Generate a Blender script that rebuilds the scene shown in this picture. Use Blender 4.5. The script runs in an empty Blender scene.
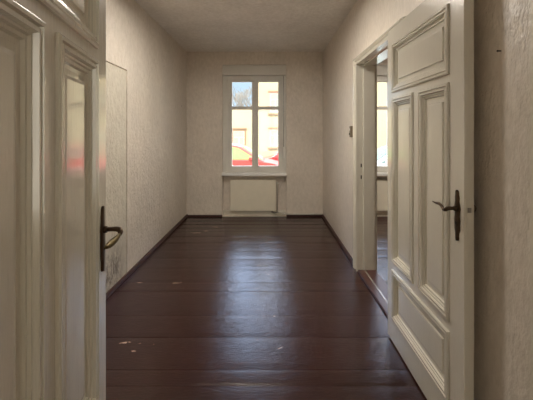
import bpy, bmesh, math, random
from mathutils import Vector, Matrix
random.seed(7)
C = bpy.context.scene.collection
S = bpy.context.scene
PI = math.pi
FPX = 345.0; EYE = 1.36; H = 2.70
XL, XR, YB, YF = -1.35, 0.885, 5.65, 0.26        # room: left, right, back, front faces

# ------------------------------------------------------------------ helpers
def obj(name, bm, mat, parent=None, smooth=False):
    me = bpy.data.meshes.new(name)
    bmesh.ops.recalc_face_normals(bm, faces=bm.faces[:])
    bm.to_mesh(me); bm.free()
    if smooth:
        for p in me.polygons: p.use_smooth = True
    o = bpy.data.objects.new(name, me); C.objects.link(o)
    me.materials.append(mat)
    if parent is not None: o.parent = parent
    return o
def empty(name, loc=(0,0,0), rz=0):
    o = bpy.data.objects.new(name, None); C.objects.link(o)
    o.location = loc; o.rotation_euler = (0,0,rz); o.empty_display_size = .1
    return o
def tag(o, label=None, cat=None, group=None, kind=None):
    if label: o['label'] = label
    if cat: o['category'] = cat
    if group: o['group'] = group
    if kind: o['kind'] = kind
    return o
def struct(o, label=None, cat=None):
    return tag(o, label, cat, kind='structure')
def box(bm, x0, x1, y0, y1, z0, z1, M=None):
    vs = [Vector((x,y,z)) for x in (x0,x1) for y in (y0,y1) for z in (z0,z1)]
    if M is not None: vs = [M @ v for v in vs]
    v = [bm.verts.new(p) for p in vs]
    for f in ((0,1,3,2),(4,6,7,5),(0,4,5,1),(2,3,7,6),(0,2,6,4),(1,5,7,3)):
        bm.faces.new([v[i] for i in f])
def bx(*a):
    bm = bmesh.new(); box(bm, *a); return bm
def tube(bm, pts, radii, n=10, flat=None):
    """round tube through pts with a radius for each; flat=(axis, factor) squashes the section"""
    pts = [Vector(p) for p in pts]
    if not hasattr(radii, '__len__'): radii = [radii]*len(pts)
    rings = []; up = None
    for i, p in enumerate(pts):
        d = (pts[min(i+1, len(pts)-1)] - pts[max(i-1, 0)]).normalized()
        if up is None:
            up = Vector((0,0,1)) if abs(d.z) < .9 else Vector((1,0,0))
        a = d.cross(up).normalized(); b = a.cross(d).normalized(); up = b
        ring = []
        for k in range(n):
            t = 2*PI*k/n
            off = (a*math.cos(t) + b*math.sin(t))*radii[i]
            if flat: off = off - flat[0]*(off.dot(flat[0]))*(1-flat[1])
            ring.append(bm.verts.new(p+off))
        rings.append(ring)
    for r0, r1 in zip(rings, rings[1:]):
        for k in range(n): bm.faces.new((r0[k], r0[(k+1)%n], r1[(k+1)%n], r1[k]))
    bm.faces.new(rings[0][::-1]); bm.faces.new(rings[-1])
def lathe(bm, prof, n=40):
    rings=[[bm.verts.new((r*math.cos(2*PI*k/n), r*math.sin(2*PI*k/n), z)) for k in range(n)] for r,z in prof]
    for i in range(len(rings)):
        a,b=rings[i],rings[(i+1)%len(rings)]
        for k in range(n): bm.faces.new((a[k],a[(k+1)%n],b[(k+1)%n],b[k]))
def holed(bm, us, vs, d0, d1, holes, f):
    """slab with rectangular holes; us/vs = (min,max); f(u,v,d) -> xyz"""
    U = sorted({us[0],us[1]} | {h[0] for h in holes} | {h[1] for h in holes})
    V = sorted({vs[0],vs[1]} | {h[2] for h in holes} | {h[3] for h in holes})
    cache = {}
    def vert(u,v,d):
        k = (u,v,d)
        if k not in cache: cache[k] = bm.verts.new(f(u,v,d))
        return cache[k]
    def full(i,j):
        if i<0 or j<0 or i>=len(U)-1 or j>=len(V)-1: return False
        a=(U[i]+U[i+1])/2; b=(V[j]+V[j+1])/2
        return not any(h[0]<a<h[1] and h[2]<b<h[3] for h in holes)
    for i in range(len(U)-1):
        for j in range(len(V)-1):
            if not full(i,j): continue
            a,b,c,d = U[i],U[i+1],V[j],V[j+1]
            bm.faces.new((vert(a,c,d0),vert(b,c,d0),vert(b,d,d0),vert(a,d,d0)))
            bm.faces.new((vert(a,c,d1),vert(a,d,d1),vert(b,d,d1),vert(b,c,d1)))
            if not full(i-1,j): bm.faces.new((vert(a,c,d0),vert(a,d,d0),vert(a,d,d1),vert(a,c,d1)))
            if not full(i+1,j): bm.faces.new((vert(b,c,d0),vert(b,c,d1),vert(b,d,d1),vert(b,d,d0)))
            if not full(i,j-1): bm.faces.new((vert(a,c,d0),vert(a,c,d1),vert(b,c,d1),vert(b,c,d0)))
            if not full(i,j+1): bm.faces.new((vert(a,d,d0),vert(b,d,d0),vert(b,d,d1),vert(a,d,d1)))
def ring_sweep(bm, u0,u1,v0,v1, prof, f, closed=True):
    """mitred moulding round a rectangle; prof = (inset, height), f(u,v,h) -> xyz"""
    loops = []
    for d,h in prof:
        loops.append([bm.verts.new(f(u,v,h)) for u,v in ((u0+d,v0+d),(u1-d,v0+d),(u1-d,v1-d),(u0+d,v1-d))])
    n = len(loops)
    for i in range(n if closed else n-1):
        A,B = loops[i], loops[(i+1)%n]
        for k in range(4): bm.faces.new((A[k],A[(k+1)%4],B[(k+1)%4],B[k]))
def bevel(o, w=.002, seg=2, ang=40):
    m = o.modifiers.new('Bevel','BEVEL'); m.width=w; m.segments=seg; m.limit_method='ANGLE'; m.angle_limit=math.radians(ang)
    return o
def copy_tree(o, parent=None):
    c = o.copy(); C.objects.link(c)
    if parent is not None: c.parent = parent
    for ch in list(o.children): copy_tree(ch, c)
    return c

# ------------------------------------------------------------------ materials
def mat(name):
    m = bpy.data.materials.new(name); m.use_nodes = True
    nt = m.node_tree; b = nt.nodes['Principled BSDF']
    return m, nt, b
def N(nt, t, **kw):
    n = nt.nodes.new(t)
    for k,v in kw.items():
        if k in n.inputs: n.inputs[k].default_value = v
        else: setattr(n, k, v)
    return n
def coords(nt, scale=(1,1,1)):
    tc = N(nt,'ShaderNodeTexCoord'); mp = N(nt,'ShaderNodeMapping'); mp.inputs['Scale'].default_value = scale
    nt.links.new(tc.outputs['Object'], mp.inputs['Vector']); return mp.outputs['Vector']
def ramp(nt, fac, stops):
    r = N(nt,'ShaderNodeValToRGB'); e = r.color_ramp.elements
    while len(e) < len(stops): e.new(.5)
    for el,(p,c) in zip(e, stops): el.position = p; el.color = (*c,1) if len(c)==3 else c
    nt.links.new(fac, r.inputs['Fac']); return r
def mixc(nt, fac, a, b, mode='MIX'):
    m = N(nt,'ShaderNodeMix', data_type='RGBA', blend_type=mode)
    if isinstance(fac,(int,float)): m.inputs['Factor'].default_value = fac
    else: nt.links.new(fac, m.inputs['Factor'])
    for s,v in (('A',a),('B',b)):
        i = [q for q in m.inputs if q.name==s and q.type=='RGBA'][0]
        if isinstance(v,tuple): i.default_value = (*v,1)
        else: nt.links.new(v,i)
    return [q for q in m.outputs if q.type=='RGBA'][0]
def noise(nt, vec, scale, detail=3, rough=.5, dist=0):
    n = N(nt,'ShaderNodeTexNoise', Scale=scale, Detail=detail, Roughness=rough, Distortion=dist)
    nt.links.new(vec, n.inputs['Vector']); return n.outputs['Fac']
def math_(nt, op, a, b=None):
    m = N(nt,'ShaderNodeMath', operation=op)
    for i,v in enumerate((a,b)):
        if v is None: continue
        if isinstance(v,(int,float)): m.inputs[i].default_value = v
        else: nt.links.new(v, m.inputs[i])
    return m.outputs[0]
def bump(nt, b, h, dist, strength=1.0):
    n = N(nt,'ShaderNodeBump'); n.inputs['Strength'].default_value=strength; n.inputs['Distance'].default_value=dist
    nt.links.new(h, n.inputs['Height']); nt.links.new(n.outputs['Normal'], b.inputs['Normal'])
def simple(name, col, rough=.5, metal=0, var=.08, sc=8, bs=60, bd=.0004):
    m,nt,b = mat(name); v = coords(nt)
    n = noise(nt, v, sc, 4)
    dark = tuple(c*(1-var) for c in col); lite = tuple(min(1,c*(1+var)) for c in col)
    r = ramp(nt, n, [(.3,dark),(.7,lite)]); nt.links.new(r.outputs['Color'], b.inputs['Base Color'])
    b.inputs['Roughness'].default_value = rough; b.inputs['Metallic'].default_value = metal
    bump(nt, b, noise(nt, v, bs, 3), bd)
    return m
def wallpaper(name, col, rough=.48, coarse=1.0, grime=False, relief=.004):
    m,nt,b = mat(name); v = coords(nt); vs = coords(nt,(1,1,.55))
    big = noise(nt, v, 1.7, 4, .6); med = noise(nt, vs, 26, 3, .6)
    a = tuple(c*.90 for c in col); d = tuple(min(1,c*1.06) for c in col)
    r = ramp(nt, big, [(.3,a),(.7,d)])
    r2 = ramp(nt, med, [(.35,(.86,.85,.83)),(.65,(1,1,1))])
    c = mixc(nt, .8, r.outputs['Color'], r2.outputs['Color'], 'MULTIPLY')
    if grime:
        g = ramp(nt, noise(nt, vs, 30, 4, .7), [(.42,(0,0,0)),(.56,(1,1,1))])
        sx = N(nt,'ShaderNodeSeparateXYZ'); nt.links.new(v, sx.inputs[0])
        # smudges low on the papered door
        zz = math_(nt,'SUBTRACT', .42, sx.outputs['Z']); zz = math_(nt,'MULTIPLY', zz, 5.0)
        yy = math_(nt,'SUBTRACT', 3.22, sx.outputs['Y']); yy = math_(nt,'MULTIPLY', yy, 6.0)
        cl = N(nt,'ShaderNodeClamp'); nt.links.new(zz, cl.inputs[0]); cl2 = N(nt,'ShaderNodeClamp'); nt.links.new(yy, cl2.inputs[0])
        f = math_(nt,'MULTIPLY', cl.outputs[0], cl2.outputs[0]); f = math_(nt,'MULTIPLY', f, g.outputs['Color']); f = math_(nt,'MULTIPLY', f, .8)
        c = mixc(nt, f, c, (.10,.07,.05))
    nt.links.new(c, b.inputs['Base Color'])
    b.inputs['Roughness'].default_value = rough; b.inputs['Specular IOR Level'].default_value = .7
    h1 = noise(nt, vs, 75*coarse, 3, .55); h2 = noise(nt, vs, 24*coarse, 3, .6); h3 = noise(nt, v, 3, 2)
    vo = N(nt,'ShaderNodeTexVoronoi', Scale=55*coarse); nt.links.new(vs, vo.inputs['Vector'])
    h = math_(nt,'ADD', math_(nt,'MULTIPLY',h1,.9), math_(nt,'MULTIPLY',h2,1.7))
    h = math_(nt,'ADD', h, math_(nt,'MULTIPLY', vo.outputs['Distance'], -.35))
    h = math_(nt,'ADD', h, math_(nt,'MULTIPLY', h3, 2.5))
    bump(nt, b, h, relief)
    return m
FILL_LAMP = 102.0  # emission strength of the added ceiling fill lamps
def gloss_paint(name, col, rough=.2, streak=(1,1,.06), bd=.002):
    m,nt,b = mat(name); v = coords(nt); vs = coords(nt, streak)
    big = noise(nt, v, 2.3, 4, .6); st = noise(nt, vs, 130, 3, .6)
    r = ramp(nt, big, [(.3,tuple(c*.92 for c in col)),(.7,col)])
    r2 = ramp(nt, st, [(.3,(.965,.96,.95)),(.6,(1,1,1))])
    nt.links.new(mixc(nt, .7, r.outputs['Color'], r2.outputs['Color'], 'MULTIPLY'), b.inputs['Base Color'])
    b.inputs['Roughness'].default_value = rough
    b.inputs['Coat Weight'].default_value = 1.0; b.inputs['Coat Roughness'].default_value = .13; b.inputs['Coat IOR'].default_value = 1.7
    h = math_(nt,'ADD', math_(nt,'MULTIPLY', st, .5), math_(nt,'MULTIPLY', noise(nt, coords(nt,(1,1,.22)), 38, 3, .6), .9))
    bump(nt, b, h, bd)
    return m
def floor_mat():
    m,nt,b = mat('oxblood_floor_paint'); v = coords(nt); vs = coords(nt,(.08,1,1))
    big = noise(nt, v, 1.3, 5, .6); gr = noise(nt, vs, 60, 4, .6)
    r = ramp(nt, big, [(.3,FLOOR_A),(.7,FLOOR_B)])
    r2 = ramp(nt, gr, [(.3,(.82,.80,.80)),(.65,(1,1,1))])
    c = mixc(nt, .8, r.outputs['Color'], r2.outputs['Color'], 'MULTIPLY')
    # chipped paint: each chip is (x, y, rx, ry)
    nz = N(nt,'ShaderNodeTexNoise', Scale=28, Detail=4); nt.links.new(v, nz.inputs['Vector'])
    wrp = N(nt,'ShaderNodeVectorMath', operation='MULTIPLY_ADD'); nt.links.new(nz.outputs['Color'], wrp.inputs[0])
    wrp.inputs[1].default_value = (.07,.07,0); nt.links.new(v, wrp.inputs[2])
    total = None
    for (px,py,rx,ry) in CHIPS:
        Y = FPX*EYE/(py-133.5); X = (px-269)/FPX*Y
        s = N(nt,'ShaderNodeVectorMath', operation='SUBTRACT'); nt.links.new(wrp.outputs[0], s.inputs[0]); s.inputs[1].default_value = (X+.035,Y+.035,0)
        q = N(nt,'ShaderNodeVectorMath', operation='MULTIPLY'); nt.links.new(s.outputs[0], q.inputs[0]); q.inputs[1].default_value = (1/rx,1/ry,0)
        l = N(nt,'ShaderNodeVectorMath', operation='LENGTH'); nt.links.new(q.outputs[0], l.inputs[0])
        k = math_(nt,'LESS_THAN', l.outputs['Value'], 1.0)
        total = k if total is None else math_(nt,'MAXIMUM', total, k)
    c = mixc(nt, total, c, (.50,.36,.27))
    nt.links.new(c, b.inputs['Base Color'])
    rr = N(nt,'ShaderNodeMapRange'); rr.inputs['From Min'].default_value=.3; rr.inputs['From Max'].default_value=.7
    rr.inputs['To Min'].default_value=FLOOR_R[0]; rr.inputs['To Max'].default_value=FLOOR_R[1]
    nt.links.new(noise(nt, v, 5, 5, .65), rr.inputs['Value']); nt.links.new(rr.outputs[0], b.inputs['Roughness'])
    b.inputs['Specular IOR Level'].default_value = .5
    h = math_(nt,'ADD', math_(nt,'MULTIPLY', noise(nt, coords(nt,(.35,1,1)), 85, 4, .65), .6), math_(nt,'MULTIPLY', noise(nt, v, 12, 3), .6))
    bump(nt, b, h, .0026)
    return m
FLOOR_A=(.025,.0064,.0048); FLOOR_B=(.038,.0098,.0074); FLOOR_R=(.17,.27)
CHIPS = [(124,343,.022,.008),(130,342,.008,.005),(135,351,.011,.010),(139,344,.004,.003),(140,282.5,.03,.008),(176,283,.035,.009),(181,282,.01,.006),
         (196,233,.07,.012),(206,231,.05,.012),(215,227,.05,.010),(275,316,.010,.006),(280,349,.008,.005),(152,345,.004,.003)]

M = {}
M['wall'] = wallpaper('woodchip_wallpaper', (.76,.685,.595), .40)
M['wall_left'] = wallpaper('coarse_woodchip_wallpaper', (.76,.69,.60), .38, relief=.010)
M['wall_jib'] = wallpaper('smudged_wallpaper', (.64,.595,.50), .38, grime=True, relief=.007)
M['ceiling'] = wallpaper('ceiling_paper', (.88,.84,.785), .7, 1.0)
M['door'] = gloss_paint('glossy_cream_paint', (.74,.70,.60), .22)
M['trim'] = gloss_paint('cream_trim_paint', (.74,.70,.60), .25)
M['window'] = gloss_paint('white_window_paint', (.74,.72,.66), .3, (1,1,.3), .0005)
_b = M['window'].node_tree.nodes['Principled BSDF']; _b.inputs['Coat Weight'].default_value=.1; _b.inputs['Coat Roughness'].default_value=.4; _b.inputs['Roughness'].default_value=.5
M['floor'] = floor_mat()
M['base'] = simple('brown_skirting_paint', (.060,.022,.017), .35)
M['rad'] = simple('cream_radiator_enamel', (.80,.74,.60), .35, var=.03)
M['white_pipe'] = simple('white_pipe_paint', (.66,.63,.56), .4, var=.03)
M['bronze'] = simple('dark_bronze', (.085,.055,.035), .38, .9, .25, 40, 160, .0004)
M['brass'] = simple('aged_brass', (.13,.095,.04), .5, .8, .2, 50, 120, .0003)
M['steel'] = simple('worn_steel', (.35,.33,.30), .4, .9, .2, 60)
M['iron'] = simple('rusty_nail_iron', (.05,.04,.035), .6, .6)
M['bakelite'] = simple('brown_bakelite', (.16,.12,.08), .3)
M['sill'] = simple('white_stone_sill', (.84,.83,.80), .3, var=.05)
M['white_plastic'] = simple('white_plastic', (.75,.73,.68), .4, var=.02)
M['strip'] = simple('pale_worn_strip', (.34,.30,.26), .25, .3)
M['asphalt'] = simple('asphalt', (.10,.10,.10), .9, 0, .2, 3, 80, .004)
M['pavement'] = simple('pavement_stone', (.35,.33,.30), .85, 0, .1, 3)
M['facade'] = simple('cream_render', (.52,.47,.33), .9, 0, .05, .6, 30, .003)
M['facade_low'] = simple('pale_yellow_render', (.52,.48,.34), .9, 0, .06, .6, 30, .003)
M['frame_brown'] = simple('brown_wood_frame', (.30,.21,.14), .6)
M['shade_frame'] = simple('rose_stone_surround', (.62,.42,.36), .8)
M['roof'] = simple('clay_roof_tiles', (.30,.13,.08), .8)
M['bark'] = simple('grey_bark', (.26,.24,.22), .9, 0, .2, 6)
M['car_red'] = simple('red_car_paint', (.60,.030,.035), .2, 0, .03)
M['car_rose'] = simple('faded_red_car_paint', (.42,.06,.055), .5, 0, .03)
M['car_silver'] = simple('silver_car_paint', (.60,.62,.64), .25, .2, .03)
M['tyre'] = simple('tyre_rubber', (.02,.02,.02), .8)
M['rim'] = simple('wheel_rim', (.5,.5,.52), .3, .9)
M['lamp_glass'] = simple('headlight_glass', (.8,.8,.8), .15)
def glass():
    m = bpy.data.materials.new('window_glass'); m.use_nodes = True; nt = m.node_tree; nt.nodes.clear()
    o = N(nt,'ShaderNodeOutputMaterial'); t = N(nt,'ShaderNodeBsdfTransparent'); g = N(nt,'ShaderNodeBsdfGlossy'); g.inputs['Roughness'].default_value=.02
    t.inputs['Color'].default_value=(.97,.985,.975,1)
    f = N(nt,'ShaderNodeFresnel'); f.inputs['IOR'].default_value=1.45
    mx = N(nt,'ShaderNodeMixShader'); nt.links.new(f.outputs[0], mx.inputs[0]); nt.links.new(t.outputs[0], mx.inputs[1]); nt.links.new(g.outputs[0], mx.inputs[2])
    nt.links.new(mx.outputs[0], o.inputs[0]); return m
M['glass'] = glass()
M['dark_glass'] = simple('tinted_glass', (.10,.16,.17), .08)
M['green_glass'] = simple('greenish_car_glass', (.22,.42,.13), .6)

# ------------------------------------------------------------------ room shell
def floor_boards(name, x0,x1,y0,y1, seams):
    bm = bmesh.new(); rnd = random.Random(3)
    ys = [y0]+[s for s in seams if y0+.02<s<y1-.02]+[y1]
    prof=[(y0,-.012)]
    for a,b in zip(ys, ys[1:]):
        g=.0022; dz = rnd.uniform(-.0010,.0010); tl = rnd.uniform(-.0018,.0018); cup=rnd.uniform(-.0008,.0012)
        prof += [(a+.0004,-.006),(a+g,-.0012+dz-tl)]
        for k in range(1,6):
            t=k/6; prof.append((a+g+(b-a-2*g)*t, dz+tl*(2*t-1)+cup*math.sin(PI*t)))
        prof += [(b-g,-.0012+dz+tl),(b-.0004,-.006),(b,-.012)]
    prof += [(y1,-.10),(y0,-.10)]
    L=[bm.verts.new((x0,y,z)) for y,z in prof]; Q=[bm.verts.new((x1,y,z)) for y,z in prof]
    for i in range(len(prof)):
        j=(i+1)%len(prof); bm.faces.new((L[i],Q[i],Q[j],L[j]))
    return obj(name, bm, M['floor'], smooth=False)
seam_px = [386,370,337,315.5,291,282,269,258.5,250.5,243,237,232,228,224.5,221]
seams = [FPX*EYE/(p-133.5) for p in seam_px] + [5.55]
y=1.858
while y>-1.9:
    y-=.24; seams.append(y)
seams.sort()
struct(floor_boards('floor', XL-.1, XR+.06, -2.1, YB+.02, seams), 'dark oxblood painted wide board floor with chipped spots, in the narrow room', 'floor')
X2 = 3.9
struct(floor_boards('floor.001', XR+.06, X2+.1, YF-.1, YB+.02, [s+.04 for s in seams]), 'brown board floor of the side room seen through the doorway', 'floor')
struct(obj('ceiling', bx(XL-.15,X2+.15,-2.1,YB+.3,H,H+.25), M['ceiling']), 'plain off-white papered ceiling', 'ceiling')

fY = lambda u,v,d: (u,d,v)       # walls across the view
fX = lambda u,v,d: (d,u,v)       # walls along the view
# left wall with recess for the papered door
JY0, JY1, JZ = 2.40, 3.285, 1.965
bm = bmesh.new(); holed(bm, (-2.1,YB+.3), (-.1,H), XL, XL-.02, [(JY0,JY1,0.0,JZ)], fX)
struct(obj('wall_left', bm, M['wall_left']), 'long left wall in mottled beige woodchip paper', 'wall')
struct(obj('wall_left.001', bx(XL-.2,XL-.02,-2.1,YB+.3,-.1,H), M['wall']), 'masonry behind the left wall paper and closet door', 'wall')
d3 = obj('door_3', bx(XL-.018, XL+.0005, JY0+.006, JY1-.020, .004, JZ-.012), M['wall_jib'])
struct(bevel(d3,.001), 'flush papered closet door in the left wall with thin outline and smudged foot', 'door')
# right wall
DY0, DY1, DZ = 2.34, 3.40, 2.04
WT = .155
bm = bmesh.new(); holed(bm, (YF-.02,YB), (0,H), XR, XR+WT, [(DY0-.02,DY1+.02,0,DZ+.02)], fX)
struct(obj('wall_right', bm, M['wall']), 'right wall in beige woodchip paper with a doorway to the side room', 'wall')
# back wall: inner leaf with the tall niche, outer leaf with the windows
def px(x,Y): return (x-269)/FPX*Y
WY = 5.735
W1 = (px(227,WY), px(284.3,WY))
W2off = 2.255
NI = (-.765, .285)
def z_at(y, Y): return EYE-(y-133.5)/FPX*Y
WZ0, WZ1, BZ = z_at(173,WY)-.01, z_at(75.5,WY), z_at(64.5,5.65)
bm = bmesh.new()
holed(bm, (XL-.05, X2+.15), (-.1,H), YB, YB+.12, [(NI[0],NI[1],0,BZ),(NI[0]+W2off,NI[1]+W2off,0,BZ)], fY)
struct(obj('wall_back', bm, M['wall']), 'far wall in beige paper holding the tall window niche', 'wall'); bm = bmesh.new()
holed(bm, (XL-.05, X2+.15), (-.1,H), YB+.12, YB+.30, [(W1[0],W1[1],WZ0,WZ1),(W1[0]+W2off,W1[1]+W2off,WZ0,WZ1)], fY)
struct(obj('wall_back.001', bm, M['wall']), 'back of the window niche with the window opening', 'wall')
# front wall with the open doorway the viewer stands in, and the hall behind
bm = bmesh.new(); holed(bm, (XL,X2), (0,H), YF, YF-.16, [(-.44,.54,0,2.06)], fY)
struct(obj('wall_front', bm, M['wall']), 'near wall with the open doorway', 'wall')
bm = bmesh.new(); holed(bm, (XL,1.6), (0,H), -1.9, -2.1, [(-.9,1.1,.6,2.35)], fY)
struct(obj('wall_hall', bm, M['wall']), 'hall wall behind the viewer with an opening for the added fill window', 'wall')
struct(obj('wall_hall_side', bx(1.45,1.6,-1.9,YF-.16,0,H), M['wall']), 'side wall of the hall behind the viewer', 'wall')
struct(obj('floor.002', bx(XR+.06,1.6,-2.1,YF-.1,-.1,-.001), M['floor']), 'strip of brown hall floor behind the viewer', 'floor')
struct(obj('wall_side_room', bx(X2,X2+.15,YF-.16,YB,0,H), M['wall']), 'outer wall of the side room', 'wall')

# skirting
BH=.042
def skirting(name, a, b, label):   # box a..b
    bm = bx(a[0],b[0],a[1],b[1],0,.030 if 'back' in name else BH); o = obj(name, bm, M['base']); bevel(o,.006,2)
    return struct(o, label, 'skirting board')
skirting('baseboard_left', (XL,YF),(XL+.022,YB), 'low dark brown skirting along the left wall')
skirting('baseboard_right', (XR-.022,DY1+.145),(XR,YB), 'low dark brown skirting on the right wall beyond the doorway')
skirting('baseboard_right_near', (XR-.022,YF),(XR,DY0-.145), 'low dark brown skirting on the right wall behind the open door')
skirting('baseboard_back_left', (XL+.022,YB-.02),(NI[0],YB), 'low dark brown skirting left of the window niche')
skirting('baseboard_back_right', (NI[1],YB-.02),(XR-.022,YB), 'low dark brown skirting right of the window niche')
struct(bevel(obj('baseboard_niche', bx(NI[0]+.001,NI[1]-.001,YB+.09,YB+.119,0,.075), M['trim']),.006), 'low cream skirting at the back of the radiator niche', 'skirting board')

# ------------------------------------------------------------------ doorway to the side room
PROF = [(0,0),(0,.026),(.010,.026),(.012,.015),(.062,.015),(.064,.026),(.074,.026),(.077,.018),(.084,.020),(.090,.032),(.104,.034),(.108,.024),(.118,.022),(.120,.012),(.120,0)]
def casing(name, side, label):
    bm = bmesh.new(); L=[]
    for d,h in PROF:
        X = XR-h if side<0 else XR+WT+h
        L.append([bm.verts.new(p) for p in ((X,DY0-d,.0),(X,DY0-d,DZ+d*.62),(X,DY1+d,DZ+d*.62),(X,DY1+d,.0))])
    n=len(L)
    for i in range(n):
        A,B=L[i],L[(i+1)%n]
        for k in range(3): bm.faces.new((A[k],A[k+1],B[k+1],B[k]))
    bm.faces.new([l[0] for l in L]); bm.faces.new([l[3] for l in L][::-1])
    return struct(obj(name, bm, M['trim']), label, 'door casing')
casing('trim_1', -1, 'moulded cream casing around the side doorway, facing the narrow room')
casing('trim_2', 1, 'moulded cream casing on the side room face of the doorway')
# lining with rebate
bm = bmesh.new(); holed(bm, (DY0-.02,DY1+.02),(0,DZ+.02), XR+.0005, XR+.043, [(DY0,DY1,0,DZ)], fX)
tr = struct(bevel(obj('trim_3', bm, M['trim']),.002), 'cream painted lining of the side doorway', 'door lining')
bm = bmesh.new(); holed(bm, (DY0-.02,DY1+.02),(0,DZ+.02), XR+.043, XR+WT-.0005, [(DY0+.014,DY1-.014,0,DZ-.014)], fX)
bevel(obj('door_stop', bm, M['trim'], tr),.002)
for z in (1.045,.93): obj('strike_hole', bx(XR+.018,XR+.030, DY1-.0015,DY1+.001, z-.018,z+.018), M['iron'], tr)
th = obj('trim_4', bx(XR-.012,XR+WT+.01,DY0,DY1,0,.020), M['base']); bevel(th,.006)
struct(th, 'brown painted threshold of the side doorway', 'threshold')
obj('metal_strip', bx(XR+.048,XR+.060,DY0+.002,DY1-.016,.0195,.0225), M['strip'], th)

# ------------------------------------------------------------------ panelled doors
DW, DT, DH = .91, .042, 2.045
PAN = [(.105,.405,.54,1.575),(.500,.785,.54,1.575),(.105,.785,1.635,1.925),(.105,.785,.175,.47)]
MOLD = [(-.012,0),(-.012,.007),(-.007,.011),(.001,.011),(.003,.002),(.007,.002),(.009,.009),(.017,.009),(.020,-.002),(.025,-.002),(.028,-.008),(.036,-.008),(.040,-.015),(.050,-.0163),(.050,-.018),(0,-.018)]
def lever_door(name, loc, rz, label, leaf=False):
    f = lambda u,v,h: (u,-h,v)
    bm = bmesh.new(); holed(bm, (0,DW), (.012,DH), 0, -DT, PAN, f)
    root = obj(name, bm, M['door']); root.location = loc; root.rotation_euler=(0,0,rz)
    bevel(root,.0015); struct(root, label, 'door')
    for (a,b,c,d) in PAN:
        bm = bmesh.new(); k=.066; ring=[]
        for dd,h in ((0,-.030),(0,-.0165),(k,-.0165),(k+.003,-.0085),(k+.012,-.0075)):
            ring.append([bm.verts.new(f(u,v,h)) for u,v in ((a+dd,c+dd),(b-dd,c+dd),(b-dd,d-dd),(a+dd,d-dd))])
        for r0,r1 in zip(ring,ring[1:]):
            for q in range(4): bm.faces.new((r0[q],r0[(q+1)%4],r1[(q+1)%4],r1[q]))
        bm.faces.new(ring[-1]); bm.faces.new(ring[0][::-1])
        obj('panel', bm, M['door'], root)
        for sgn in (1,-1):      # both faces of the door are moulded
            bm = bmesh.new()
            g = f if sgn>0 else (lambda u,v,h: (u, DT+h, v))
            ring_sweep(bm, a,b,c,d, [(dd,(h if sgn>0 or h>-.012 else -.012)) for dd,h in MOLD], g)
            obj('moulding', bm, M['door'], root)
    # handle set
    hu, hz = .862, 1.043
    for sgn in (1,-1):
        Y0 = 0 if sgn>0 else DT
        bm = bmesh.new(); rows=[]
        prof = [(-.137,.004),(-.134,.010),(-.126,.013),(-.116,.012),(-.104,.013),(-.090,.019),(-.070,.018),(-.050,.021),(-.030,.017),(-.012,.019),(0,.023),(.014,.019),(.030,.014),(.046,.016),(.058,.012),(.068,.012),(.074,.009),(.078,.003)]
        for dz,w in prof:
            ww=max(w*1.12,.003)
            rows.append([bm.verts.new((hu+q*ww, Y0-sgn*h, hz+dz)) for q,h in ((-1,0),(-1,.0025),(-.55,.006),(0,.0075),(.55,.006),(1,.0025),(1,0))])
        for r0,r1 in zip(rows,rows[1:]):
            for q in range(6): bm.faces.new((r0[q],r0[q+1],r1[q+1],r1[q]))
        bm.faces.new(rows[0]); bm.faces.new(rows[-1][::-1])
        pl = obj('handle_plate', bm, M['bronze'], root, True)
        bm=bmesh.new(); tube(bm, [(hu,Y0-sgn*.004,hz),(hu,Y0-sgn*.016,hz)], [.014,.011], 12); obj('rosette', bm, M['bronze'], pl, True)
        if sgn>0:
            bm = bmesh.new(); tube(bm, [(hu,Y0-.006,hz-.062),(hu,Y0-.0085,hz-.062)], .0065, 12)
            obj('keyhole', bm, M['iron'], pl)
            bm = bmesh.new()
            k_ = 1.0 if leaf else .74
            neck=[(0,-.010,0),(0,-.028*k_,0),(-.001,-.044*k_,0),(-.005,-.056*k_,-.002),(-.012,-.060*k_,-.008),(-.022,-.060*k_,-.013)]
            grip=[(-.018,-.045,-.011),(-.030,-.044,-.012),(-.042,-.043,-.006),(-.054,-.043,.002),(-.068,-.044,.006),(-.084,-.045,.005),(-.100,-.047,.004),(-.116,-.051,.007)]
            if leaf: grip=[(-.018,-.060,-.011),(-.030,-.056,-.018),(-.044,-.050,-.024),(-.060,-.044,-.028),(-.076,-.040,-.030),(-.092,-.037,-.030),(-.106,-.035,-.028)]
            tube(bm, [(hu+p[0],p[1],hz+p[2]) for p in neck], [.008,.0075,.0085,.0095,.0085,.0065], 12)
            obj('lever_neck', bm, M['bronze'], pl, True)
            bm = bmesh.new(); tube(bm, [(hu+p[0],p[1],hz+p[2]) for p in grip], [.005,.007,.010,.011,.010,.007,.003] if leaf else [.006,.0065,.006,.0065,.007,.0065,.0045,.0025], 12)
            g_ = obj('door_handle', bm, M['brass'] if leaf else M['bronze'], pl, True)
            if leaf: g_['label'] = 'leaf-shaped brass lever grip'
        else:
            bm = bmesh.new(); tube(bm, [(hu,DT+.006,hz),(hu,DT+.020,hz),(hu,DT+.024,hz),(hu,DT+.030,hz)], [.008,.008,.019,.014], 14)
            obj('door_knob', bm, M['bronze'], pl, True)
    # lock face on the edge and hinges
    bm = bmesh.new(); box(bm, DW-.001,DW+.0015,.010,.032,hz-.105,hz+.045)
    lk = obj('lock_face', bm, M['door'], root)
    bm = bmesh.new(); box(bm, DW+.001,DW+.005,.014,.028,hz-.008,hz+.012); obj('latch_bolt', bm, M['steel'], lk)
    for z in (.32,1.72):
        bm = bmesh.new(); tube(bm, [(-.006,DT-.016,z-.05),(-.006,DT-.016,z+.05),(-.006,DT-.016,z+.058)], [.0065,.0065,.002], 12)
        obj('hinge', bm, M['trim'], root, True)
    return root
lever_door('door_1', (-.382,.293,0), math.radians(90+11.3), 'cream panelled door standing open at the left edge of the view', True)
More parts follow.
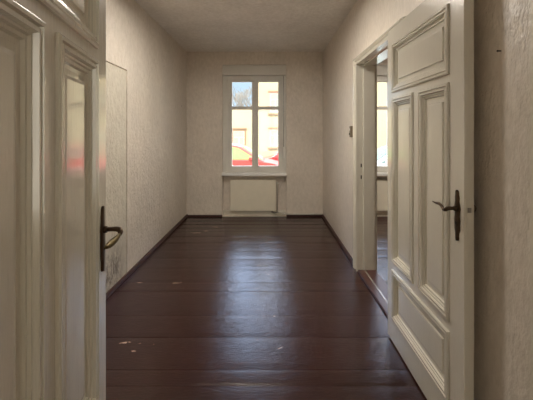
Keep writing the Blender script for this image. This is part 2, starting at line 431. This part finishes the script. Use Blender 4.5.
lever_door('door_2', (.800,2.326,0), math.radians(-90), 'cream panelled door swung flat against the right wall')

# ------------------------------------------------------------------ windows
def window(name, dx, label, handle=True):
    x0,x1 = W1[0]+dx, W1[1]+dx
    fr = bmesh.new()
    r = lambda a,Y=WY: px(a,Y)+dx
    YA = WY
    # outer frame
    holed(fr, (x0,x1), (WZ0,WZ1), YA, YA+.07, [(x0+.045,x1-.045,WZ0+.045,WZ1-.045)], fY)
    root = obj(name, fr, M['window']); bevel(root,.003); struct(root, label, 'window')
    bm = bmesh.new(); xm = r(255.2); box(bm, xm-.018,xm+.018,YA+.002,YA+.066,WZ0+.045,WZ1-.045)
    bevel(obj('mullion', bm, M['window'], root),.003)
    zt0,zt1 = z_at(109.6,WY), z_at(106.4,WY); gb, gt = z_at(166,WY), z_at(82,WY)
    for (a,b,ga,gb_) in ((x0+.040, xm-.014, r(232), r(252)), (xm+.014, x1-.040, r(258.4), r(278.2))):
        bm = bmesh.new()
        holed(bm, (a,b), (WZ0+.040,WZ1-.040), YA-.012, YA+.045, [(ga,gb_,gb,zt0),(ga,gb_,zt1,gt)], fY)
        sash = bevel(obj('sash', bm, M['window'], root),.004,3)
        for z0_,z1_ in ((gb,zt0),(zt1,gt)): obj('pane', bx(ga-.004,gb_+.004,YA+.014,YA+.018,z0_-.004,z1_+.004), M['glass'], sash)
    if handle:
        bm = bmesh.new(); box(bm, xm-.011,xm+.011,YA-.020,YA-.012,1.27,1.37)
        h = bevel(obj('handle_plate', bm, M['white_plastic'], root),.003)
        bm = bmesh.new(); tube(bm, [(xm,YA-.018,1.33),(xm,YA-.045,1.33),(xm,YA-.052,1.31),(xm,YA-.052,1.23)], [.008,.008,.009,.007], 10)
        obj('window_handle', bm, M['white_plastic'], h, True)
    # cover board over the frame
    bm = bx(NI[0]+dx+.002,NI[1]+dx-.002,YB+.006,YB+.10,WZ1-.004,BZ-.006)
    o = bevel(obj('trim_5', bm, M['window']),.004); struct(o, 'flat board boxed in above the '+('side room' if dx else 'far')+' window', 'window head')
    X0,X1=NI[0]+dx, NI[1]+dx
    for a,b,sd in ((X0+.001,x0+.002,'left'),(x1-.002,X1-.001,'right')):
        struct(bevel(obj('trim_6', bx(a,b,YB+.060,YB+.119,WZ0,WZ1-.004), M['window']),.003), 'narrow cover strip on the '+sd+' of the '+('side room' if dx else 'far')+' window', 'window trim')
    # inner sill
    bm = bx(X0-.004,X1+.004,YB-.055,YB+.119,z_at(176,5.6),z_at(173.2,5.6))
    s = obj('trim_7', bm, M['sill']); bevel(s,.006,3); struct(s, 'pale sill board under the '+('side room' if dx else 'far')+' window', 'window sill')
    bm = bx(x0-.03,x1+.03,YB+.28,YB+.36,WZ0-.05,WZ0-.01); struct(obj('trim_8', bm, M['pavement']), 'outside stone ledge under the '+('side room' if dx else 'far')+' window', 'ledge')
    return root
window('window_1', 0, 'white casement window with a sky pane at the end of the narrow room')
window('window_2', W2off, 'white casement window of the side room seen through the doorway')
# shutter strap on the right of the far window
st = empty('shutter_strap', (px(283.6,5.70),YB+.05,1.0)); tag(st, 'grey shutter strap with its small white winder at the right of the far window', 'shutter strap')
bm = bx(-.008,.008,.013,.017,.14,WZ1-1.0-.01); obj('strap', bm, M['steel'], st)
bm = bx(-.015,.015,-.012,.0245,-.05,.14); bevel(obj('strap_winder', bm, M['white_plastic'], st),.005,3)
# unseen window added in the hall to let fill daylight in from behind
bm = bmesh.new(); holed(bm, (-.9,1.1),(.6,2.35), -2.05,-1.98, [(-.84,.07,.66,2.29),(.13,1.04,.66,2.29)], fY)
w3 = obj('fill_window', bm, M['window']); struct(w3, 'added unseen hall window behind the viewer, letting in fill daylight', 'window')
for a,b in ((-.85,.08),(.12,1.05)): obj('pane', bx(a,b,-2.02,-2.015,.65,2.30), M['glass'], w3)

# ------------------------------------------------------------------ radiators
def radiator(name, dx, label, grp):
    root = empty(name, (dx,YB+.0,0)); tag(root, label, 'radiator', grp)
    x0,x1 = px(230,5.66), px(276,5.66); z0,z1 = z_at(211,5.66), z_at(180,5.66)
    bm = bmesh.new(); box(bm, x0,x1,.012,.030,z0,z1)
    f = lambda u,v,h: (u,.012-h,v)
    p = bevel(obj('front_panel', bm, M['rad'], root),.007,3)
    bm = bmesh.new(); n=60; prev=None
    for i in range(n+1):
        u=x0+.03+(x1-x0-.06)*i/n; y=.033 if i%2 else .057
        cur=(bm.verts.new((u,y,z0+.03)),bm.verts.new((u,y,z1-.03)))
        if prev: bm.faces.new((prev[0],cur[0],cur[1],prev[1]))
        prev=cur
    so_=obj('convector_sheet', bm, M['rad'], root).modifiers.new('Solidify','SOLIDIFY'); so_.thickness=.001
    bm = bmesh.new(); hs=[(x0+.012+(x1-x0-.024)*i/30, x0+.012+(x1-x0-.024)*(i+.6)/30, .034,.060) for i in range(30)]
    holed(bm, (x0+.004,x1-.004),(.028,.066), z1-.010,z1-.001, hs, lambda u,v,d:(u,v,d))
    obj('top_grille', bm, M['rad'], root)
    bm = bmesh.new(); box(bm, x0+.02,x1-.02,.060,.070,z0+.02,z1-.02); obj('back_panel', bm, M['rad'], root)
    for a in (x0+.12,x1-.14): obj('wall_bracket', bx(a,a+.02,.070,.120,z0+.05,z1-.05), M['rad'], root)
    bm = bmesh.new(); tube(bm, [(x1-.005,.045,z1-.05),(x1+.014,.045,z1-.05),(x1+.022,.045,z1-.058),(x1+.022,.045,z1-.09),(x1+.022,.045,z0-.03)], [.011,.011,.010,.008,.008], 12)
    v = obj('valve_pipe', bm, M['white_pipe'], root, True)
    bm = bmesh.new(); tube(bm, [(x1+.022,.042,z1-.05),(x1+.022,.020,z1-.05),(x1+.022,-.014,z1-.05),(x1+.022,-.020,z1-.05)], [.013,.020,.019,.012], 14)
    obj('valve_knob', bm, M['white_plastic'], v, True)
    bm = bmesh.new(); tube(bm, [(x1-.06,.045,z0+.03),(x1-.06,.045,z0-.005),(x1-.06,.045,z0-.010),(x1-.06,.045,z0-.026),(x1-.052,.045,z0-.034),(x1-.03,.045,z0-.036),(x1-.028,.045,z0-.036),(x1-.01,.045,z0-.036),(x1-.008,.045,z0-.036),(x1+.04,.045,z0-.036)], [.009,.009,.016,.016,.012,.009,.015,.015,.009,.009], 12)
    obj('return_valve', bm, M['steel'], root, True)
    return root
radiator('radiator', 0, 'flat cream radiator in the niche under the far window', None)
radiator('radiator', W2off, 'flat cream radiator under the side room window, glimpsed through the doorway', None)
PX = px(276,5.66)+.045
bm = bmesh.new(); tube(bm, [(PX,YB+.045,.056),(NI[1]-.045,YB+.045,.056),(NI[1]-.035,YB+.035,.054),(NI[1]-.035,YB-.026,.050),(NI[1]-.025,YB-.036,.050),(XR-.006,YB-.036,.050)], .010, 10)
hp = tag(obj('heating_pipe', bm, M['white_pipe'], None, True), 'thin white heating pipe from the radiator along the wall to the right corner', 'pipe')
for x in (.42,.72): obj('pipe_clip', bx(x-.006,x+.006,YB-.048,YB-.001,.038,.062), M['white_pipe'], hp)
# ------------------------------------------------------------------ little things on the walls
lsY = 3.655; ls = empty('light_switch', (XR,lsY,1.38)); tag(ls, 'small brown surface-mounted light switch on the right wall by the door casing', 'light switch')
bm = bx(-.030,0,-.026,.026,-.060,.060); sb = bevel(obj('switch_base', bm, M['bakelite'], ls),.006,3)
bm = bmesh.new(); tube(bm, [(-.028,0,.022),(-.036,0,.022)], [.014,.012], 14); obj('switch_button', bm, M['white_plastic'], sb, True)
bm = bmesh.new(); tube(bm, [(-.028,0,-.025),(-.036,0,-.025)], [.014,.012], 14); obj('switch_button', bm, M['iron'], sb, True)
def nail(X,Y,Z,sg,label):
    bm = bmesh.new(); tube(bm, [(X-sg*.002,Y,Z),(X+sg*.012,Y,Z),(X+sg*.0125,Y,Z),(X+sg*.015,Y,Z)], [.002,.002,.004,.0035], 10)
    tag(obj('nail', bm, M['iron'], None, True), label, 'nail')
nail(XL, FPX*1.35/88, z_at(106,FPX*1.35/88), 1, 'tiny dark nail in the left wall near the far corner')
nail(XR, FPX*.885/232, z_at(51,FPX*.885/232), -1, 'tiny dark nail in the right wall beside the open door')

# ------------------------------------------------------------------ outside
GZ = -.41
struct(obj('ground', bx(-40,60,YB+.3,45,GZ-.3,GZ), M['asphalt']), 'grey street outside the windows', 'street')
struct(obj('trim_9', bx(-40,60,17.2,20.0,GZ,GZ+.12), M['pavement']), 'pavement along the far side of the street', 'pavement')
def house(name, x0,x1,y0,y1,h, m, label, wins, roof=True):
    root = obj(name, bx(x0,x1,y0,y1,GZ,h), m); tag(root, label, 'building')
    for (a,b,z0,z1,style) in wins:
        bm = bmesh.new(); holed(bm, (a-.10,b+.10),(z0-.08,z1+.10), y0-.06,y0+.01, [(a,b,z0,z1)], fY)
        w = obj('window', bm, M['shade_frame' if style else 'frame_brown'], root)
        bm = bmesh.new(); box(bm, a,b,y0-.02,y0-.012,z0,z1); obj('pane', bm, M['dark_glass'] if style==2 else M['blind'], w)
        bm = bmesh.new(); zt=z0+(z1-z0)*.66; mm=(a+b)/2; holed(bm, (a,b),(z0,z1), y0-.045,y0-.021, [(a+.03,mm-.025,z0+.03,zt),(mm+.025,b-.03,z0+.03,zt),(a+.03,b-.03,zt+.04,z1-.03)], fY)
        obj('glazing_bar', bm, M['window'], w)
        bm = bmesh.new(); box(bm, a-.16,b+.16,y0-.16,y0,z0-.16,z0-.08); obj('ledge', bm, M['frame_brown'], w)
        obj('lintel', bx(a-.14,b+.14,y0-.12,y0,z1+.10,z1+.18), M['frame_brown'], w)
    if roof:
        bm = bmesh.new(); ym=(y0+y1)/2
        v=[bm.verts.new(p) for p in ((x0-.1,y0-.3,h),(x1+.1,y0-.3,h),(x1+.1,y1+.3,h),(x0-.1,y1+.3,h),(x0-.1,ym,h+2.2),(x1+.1,ym,h+2.2))]
        for q in ((0,1,5,4),(2,3,4,5),(0,4,3),(1,2,5),(0,3,2,1)): bm.faces.new([v[i] for i in q])
        obj('roof', bm, M['roof'], root)
    return root
M['blind'] = simple('pale_window_blind', (.30,.36,.34), .5)
FY=20.0; zA=lambda y: z_at(y,FY); xA=lambda x: px(x,FY)
winsA=[]
for i in range(6):
    dx_=i*2.3
    winsA.append((xA(270.5)+dx_,xA(280.5)+dx_,zA(146),zA(130.5),1 if i else 1))
    winsA.append((xA(270.5)+dx_,xA(280.5)+dx_,zA(112),zA(94),1))
    winsA.append((xA(270.5)+dx_,xA(280.5)+dx_,zA(112)+3.1,zA(94)+3.1,1))
house('townhouse', xA(253.8), 16, FY, FY+9, 7.6, M['facade'], 'tall cream townhouse across the street in the right half of the window', winsA)
winsB=[(xA(233)-i*2.6,xA(244)-i*2.6,zA(151),zA(131),0) for i in range(4)]
house('outbuilding', -16, xA(253.8)-.02, FY+.3, FY+5, zA(108.5), M['facade_low'], 'low pale yellow building across the street below the sky pane', winsB, False)
# bare trees behind the low building
def tree(x,y,h,seed,label):
    rnd=random.Random(seed); bm=bmesh.new(); tr=bmesh.new()
    def grow(p,d,L,r,dep,b):
        q=p+d*L*.5+Vector((rnd.uniform(-.05,.05),rnd.uniform(-.05,.05),0))*L; e=p+d*L
        tube(b,[p,q,e],[r,r*.85,r*.68],5)
        if dep==0: return
        for k in range(rnd.choice((2,3,3))):
            nd=(d+Vector((rnd.uniform(-.75,.75),rnd.uniform(-.75,.75),rnd.uniform(-.05,.5)))).normalized()
            grow(e,nd,L*rnd.uniform(.62,.85),r*.62,dep-1,bm)
    root=None
    p0=Vector((0,0,0)); tube(tr,[p0,Vector((.05,0,h*.15)),Vector((0,0,h*.32))],[h*.028,h*.022,h*.018],8)
    root=obj('tree', tr, M['bark']); root.location=(x,y,GZ); tag(root,label,'tree')
    for k in range(5):
        nd=Vector((rnd.uniform(-.6,.6),rnd.uniform(-.6,.6),1)).normalized(); grow(Vector((0,0,h*.30)),nd,h*.2,h*.012,4,bm)
    obj('branches', bm, M['bark'], root)['kind']='stuff'
tree(-2.9,31,6.6,4,'bare leafless tree behind the low yellow building, left in the sky pane')
tree(-1.6,34,7.2,9,'bare leafless tree behind the low yellow building, right in the sky pane')

# cars
def car(loc, flip, paint, label, glassm):
    root = empty('car', loc, PI if flip else 0); tag(root, label, 'car', None)
    Wd=.84
    side=[(-2.05,.32),(-2.10,.55),(-2.04,.80),(-1.75,.90),(-1.2,.94),(.75,.93),(1.35,.84),(1.85,.72),(2.06,.58),(2.08,.36),(1.98,.24)]
    wheels=(-1.28,1.30); R=.36
    low=[]
    for wx in reversed(wheels):
        low.append((wx+R,.24)); 
        for k in range(1,8):
            a=PI*k/8; low.append((wx+R*math.cos(a), .28+R*math.sin(a)*1.0))
        low.append((wx-R,.24))
    poly=side+low+[(-1.95,.24)]
    bm=bmesh.new()
    secs=[(-Wd,0),(-Wd*.93,.0),(0,0),(Wd*.93,0),(Wd,0)]
    L=[bm.verts.new((x,-Wd,z)) for x,z in poly]; Rr=[bm.verts.new((x,Wd,z)) for x,z in poly]
    n=len(poly)
    for i in range(n): bm.faces.new((L[i],L[(i+1)%n],Rr[(i+1)%n],Rr[i]))
    e1=bm.faces.new(L); e2=bm.faces.new(Rr[::-1]); bmesh.ops.triangulate(bm, faces=[e1,e2])
    b=obj('body', bm, paint, root); bevel(b,.05,3,35)
    cab=[(-1.80,.90),(-1.45,1.28),(-.85,1.43),(-.1,1.45),(.35,1.36),(1.12,.88)]
    def cabin(ws, inset, zt=0):
        bm=bmesh.new(); A=[];B=[]
        for x,z in cab:
            w=Wd-.03-(z-.88)*.34+ws; A.append(bm.verts.new((x,-w,z+zt))); B.append(bm.verts.new((x,w,z+zt)))
        for i in range(len(cab)-1): bm.faces.new((A[i],A[i+1],B[i+1],B[i]))
        bm.faces.new(A); bm.faces.new(B[::-1]); bm.faces.new((A[0],B[0],B[-1],A[-1])); return bm
    g=obj('cabin', cabin(0,0), paint, root); bevel(g,.04,3,25)
    def wat(z): return Wd-.03-(z-.88)*.34
    for s in (-1,1):
        for quad in (((-1.48,.96),(-1.30,1.24),(-.80,1.36),(-.38,1.38),(-.38,.96)),((-.30,.96),(-.30,1.38),(-.1,1.38),(.28,1.30),(.86,.96))):
            bm=bmesh.new(); o_=[bm.verts.new((x,s*(wat(z)+.012),z)) for x,z in quad]; i_=[bm.verts.new((x,s*(wat(z)-.01),z)) for x,z in quad]
            m_=len(quad)
            bm.faces.new(o_); bm.faces.new(i_[::-1])
            for i in range(m_): bm.faces.new((o_[i],o_[(i+1)%m_],i_[(i+1)%m_],i_[i]))
            obj('side_window', bm, glassm, root)
    for nm,(p,q) in (('windshield',((.42,1.335),(1.02,.945))),('rear_window',((-1.50,1.225),(-1.74,.965)))):
        bm=bmesh.new(); d=Vector((q[0]-p[0],0,q[1]-p[1])).normalized(); nrm=Vector((-d.z,0,d.x)) 
        if nrm.z<0: nrm=-nrm
        vs=[]
        for off in (.012,-.006):
            for (x,z) in (p,q):
                for s in (-1,1):
                    vs.append(bm.verts.new(Vector((x,s*(wat(z)-.08),z))+nrm*off))
        for fidx in ((0,1,3,2),(4,6,7,5),(0,4,5,1),(2,3,7,6),(0,2,6,4),(1,5,7,3)): bm.faces.new([vs[i] for i in fidx])
        obj(nm, bm, glassm, root)
    for wx in wheels:
        for s in (-1,1):
            bm=bmesh.new(); y0=s*(Wd-.19); y1=s*(Wd-.005)
            tube(bm,[(wx,y0,.31),(wx,y0+s*.02,.31),(wx,y1-s*.02,.31),(wx,y1,.31)],[.28,.31,.31,.28],24)
            w=obj('wheel', bm, M['tyre'], root, False)
            bm=bmesh.new(); tube(bm,[(wx,y1-s*.01,.31),(wx,y1+s*.004,.31),(wx,y1+s*.005,.31),(wx,y1+s*.012,.31)],[.20,.19,.05,.04],16)
            obj('rim', bm, M['rim'], w)
    for s in (-1,1):
        bm=bmesh.new(); tube(bm,[(1.93,s*.60,.63),(2.055,s*.58,.60)],[.10,.08],12); obj('headlight', bm, M['lamp_glass'], root, True)
        bm=bmesh.new(); box(bm,.62,.74,s*Wd-.06 if s>0 else -Wd-.10,s*Wd+.10 if s>0 else -Wd+.06,.93,1.04); bevel(obj('wing_mirror', bm, paint, root),.02)
    return root
car((-1.25,11.6,GZ), False, M['car_rose'], 'faded red car with greenish windows parked at the left of the far window', M['green_glass'])
car((1.2,13.4,GZ), True, M['car_red'], 'bright red car whose nose shows low in the right half of the far window', M['dark_glass'])
car((3.9,10.2,GZ), True, M['car_silver'], 'silver car parked outside the side room window', M['dark_glass'])

# ------------------------------------------------------------------ light
sun = bpy.data.lights.new('sun','SUN'); sun.energy = 3.3; sun.angle = math.radians(.6); sun.color=(1,.93,.80)
so = bpy.data.objects.new('sun', sun); C.objects.link(so)
so.rotation_euler = Vector((-.25,-1.0,.75)).to_track_quat('Z','Y').to_euler()
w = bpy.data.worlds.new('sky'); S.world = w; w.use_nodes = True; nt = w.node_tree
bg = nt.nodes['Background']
tc = N(nt,'ShaderNodeTexCoord'); sx = N(nt,'ShaderNodeSeparateXYZ'); nt.links.new(tc.outputs['Generated'], sx.inputs[0])
r = ramp(nt, sx.outputs['Z'], [(0,(.62,.80,1.0)),(.18,(.58,.78,1.0)),(.35,(.50,.66,1.0)),(.60,(.62,.74,1.0)),(.8,(.95,.97,1.0))])
wf = N(nt,'ShaderNodeMapRange'); nt.links.new(sx.outputs['Y'], wf.inputs['Value'])
wf.inputs['From Min'].default_value=-.5; wf.inputs['From Max'].default_value=-.1; wf.inputs['To Min'].default_value=1; wf.inputs['To Max'].default_value=0
nt.links.new(mixc(nt, wf.outputs[0], r.outputs['Color'], (1.0,.90,.76)), bg.inputs['Color'])
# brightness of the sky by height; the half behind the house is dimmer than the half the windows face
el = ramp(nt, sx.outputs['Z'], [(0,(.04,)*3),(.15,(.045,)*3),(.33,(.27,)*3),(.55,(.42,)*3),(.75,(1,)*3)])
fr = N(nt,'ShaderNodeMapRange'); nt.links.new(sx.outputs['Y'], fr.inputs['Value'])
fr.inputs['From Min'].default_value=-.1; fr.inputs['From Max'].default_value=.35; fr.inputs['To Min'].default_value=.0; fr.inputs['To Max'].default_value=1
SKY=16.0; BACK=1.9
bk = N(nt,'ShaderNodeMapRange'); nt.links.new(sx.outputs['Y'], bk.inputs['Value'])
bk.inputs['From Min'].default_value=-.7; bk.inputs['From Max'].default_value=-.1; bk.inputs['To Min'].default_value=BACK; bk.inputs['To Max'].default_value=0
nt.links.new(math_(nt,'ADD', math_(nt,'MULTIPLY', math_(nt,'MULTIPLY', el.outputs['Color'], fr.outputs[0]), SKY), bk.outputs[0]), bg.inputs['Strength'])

# unseen flush fill lamp, added on the ceiling to brighten the room
m_,nt_,b_ = mat('fill_lamp_glow'); b_.inputs['Base Color'].default_value=(.9,.88,.82,1); b_.inputs['Emission Color'].default_value=(1,.93,.835,1); b_.inputs['Emission Strength'].default_value=FILL_LAMP
lp = empty('fill_lamp', (-.25,2.95,H)); tag(lp, 'added unseen fill lamp on the ceiling of the narrow room', 'lamp')
bm=bmesh.new(); lathe(bm,[(.175,0),(.175,-.050),(.172,-.052),(.167,-.052),(.165,-.050),(.165,-.020),(.10,-.010),(.10,0)]); obj('fill_lamp_rim', bm, M['white_plastic'], lp, False)
bm=bmesh.new(); tube(bm,[(0,0,-.002),(0,0,-.030),(0,0,-.034),(0,0,-.040)],[.095,.160,.158,.145],40); obj('fill_lamp_disc', bm, m_, lp, True)
lp2 = copy_tree(lp); lp2.location=(2.4,4.1,H); lp2['label']='added unseen fill lamp on the ceiling of the side room'  # second fill lamp, added out of view to brighten the side room

# ------------------------------------------------------------------ camera
cd = bpy.data.cameras.new('camera'); cd.sensor_fit='HORIZONTAL'; cd.sensor_width=36; cd.lens=FPX/533*36
cd.shift_x = -2.5/533; cd.shift_y = -66.5/533; cd.clip_start=.02
co = bpy.data.objects.new('camera', cd); C.objects.link(co); co.location=(0,0,EYE); co.rotation_euler=(PI/2,0,0)
S.camera = co
S.view_settings.view_transform='Standard'; S.view_settings.look='None'; S.view_settings.gamma=1; S.view_settings.use_curve_mapping=False
S.view_settings.exposure = 0.75
S.cycles.use_denoising = True
S.cycles.max_bounces = 14; S.cycles.diffuse_bounces = 10; S.cycles.glossy_bounces = 6; S.cycles.transparent_max_bounces = 12
S.cycles.sample_clamp_indirect = 8
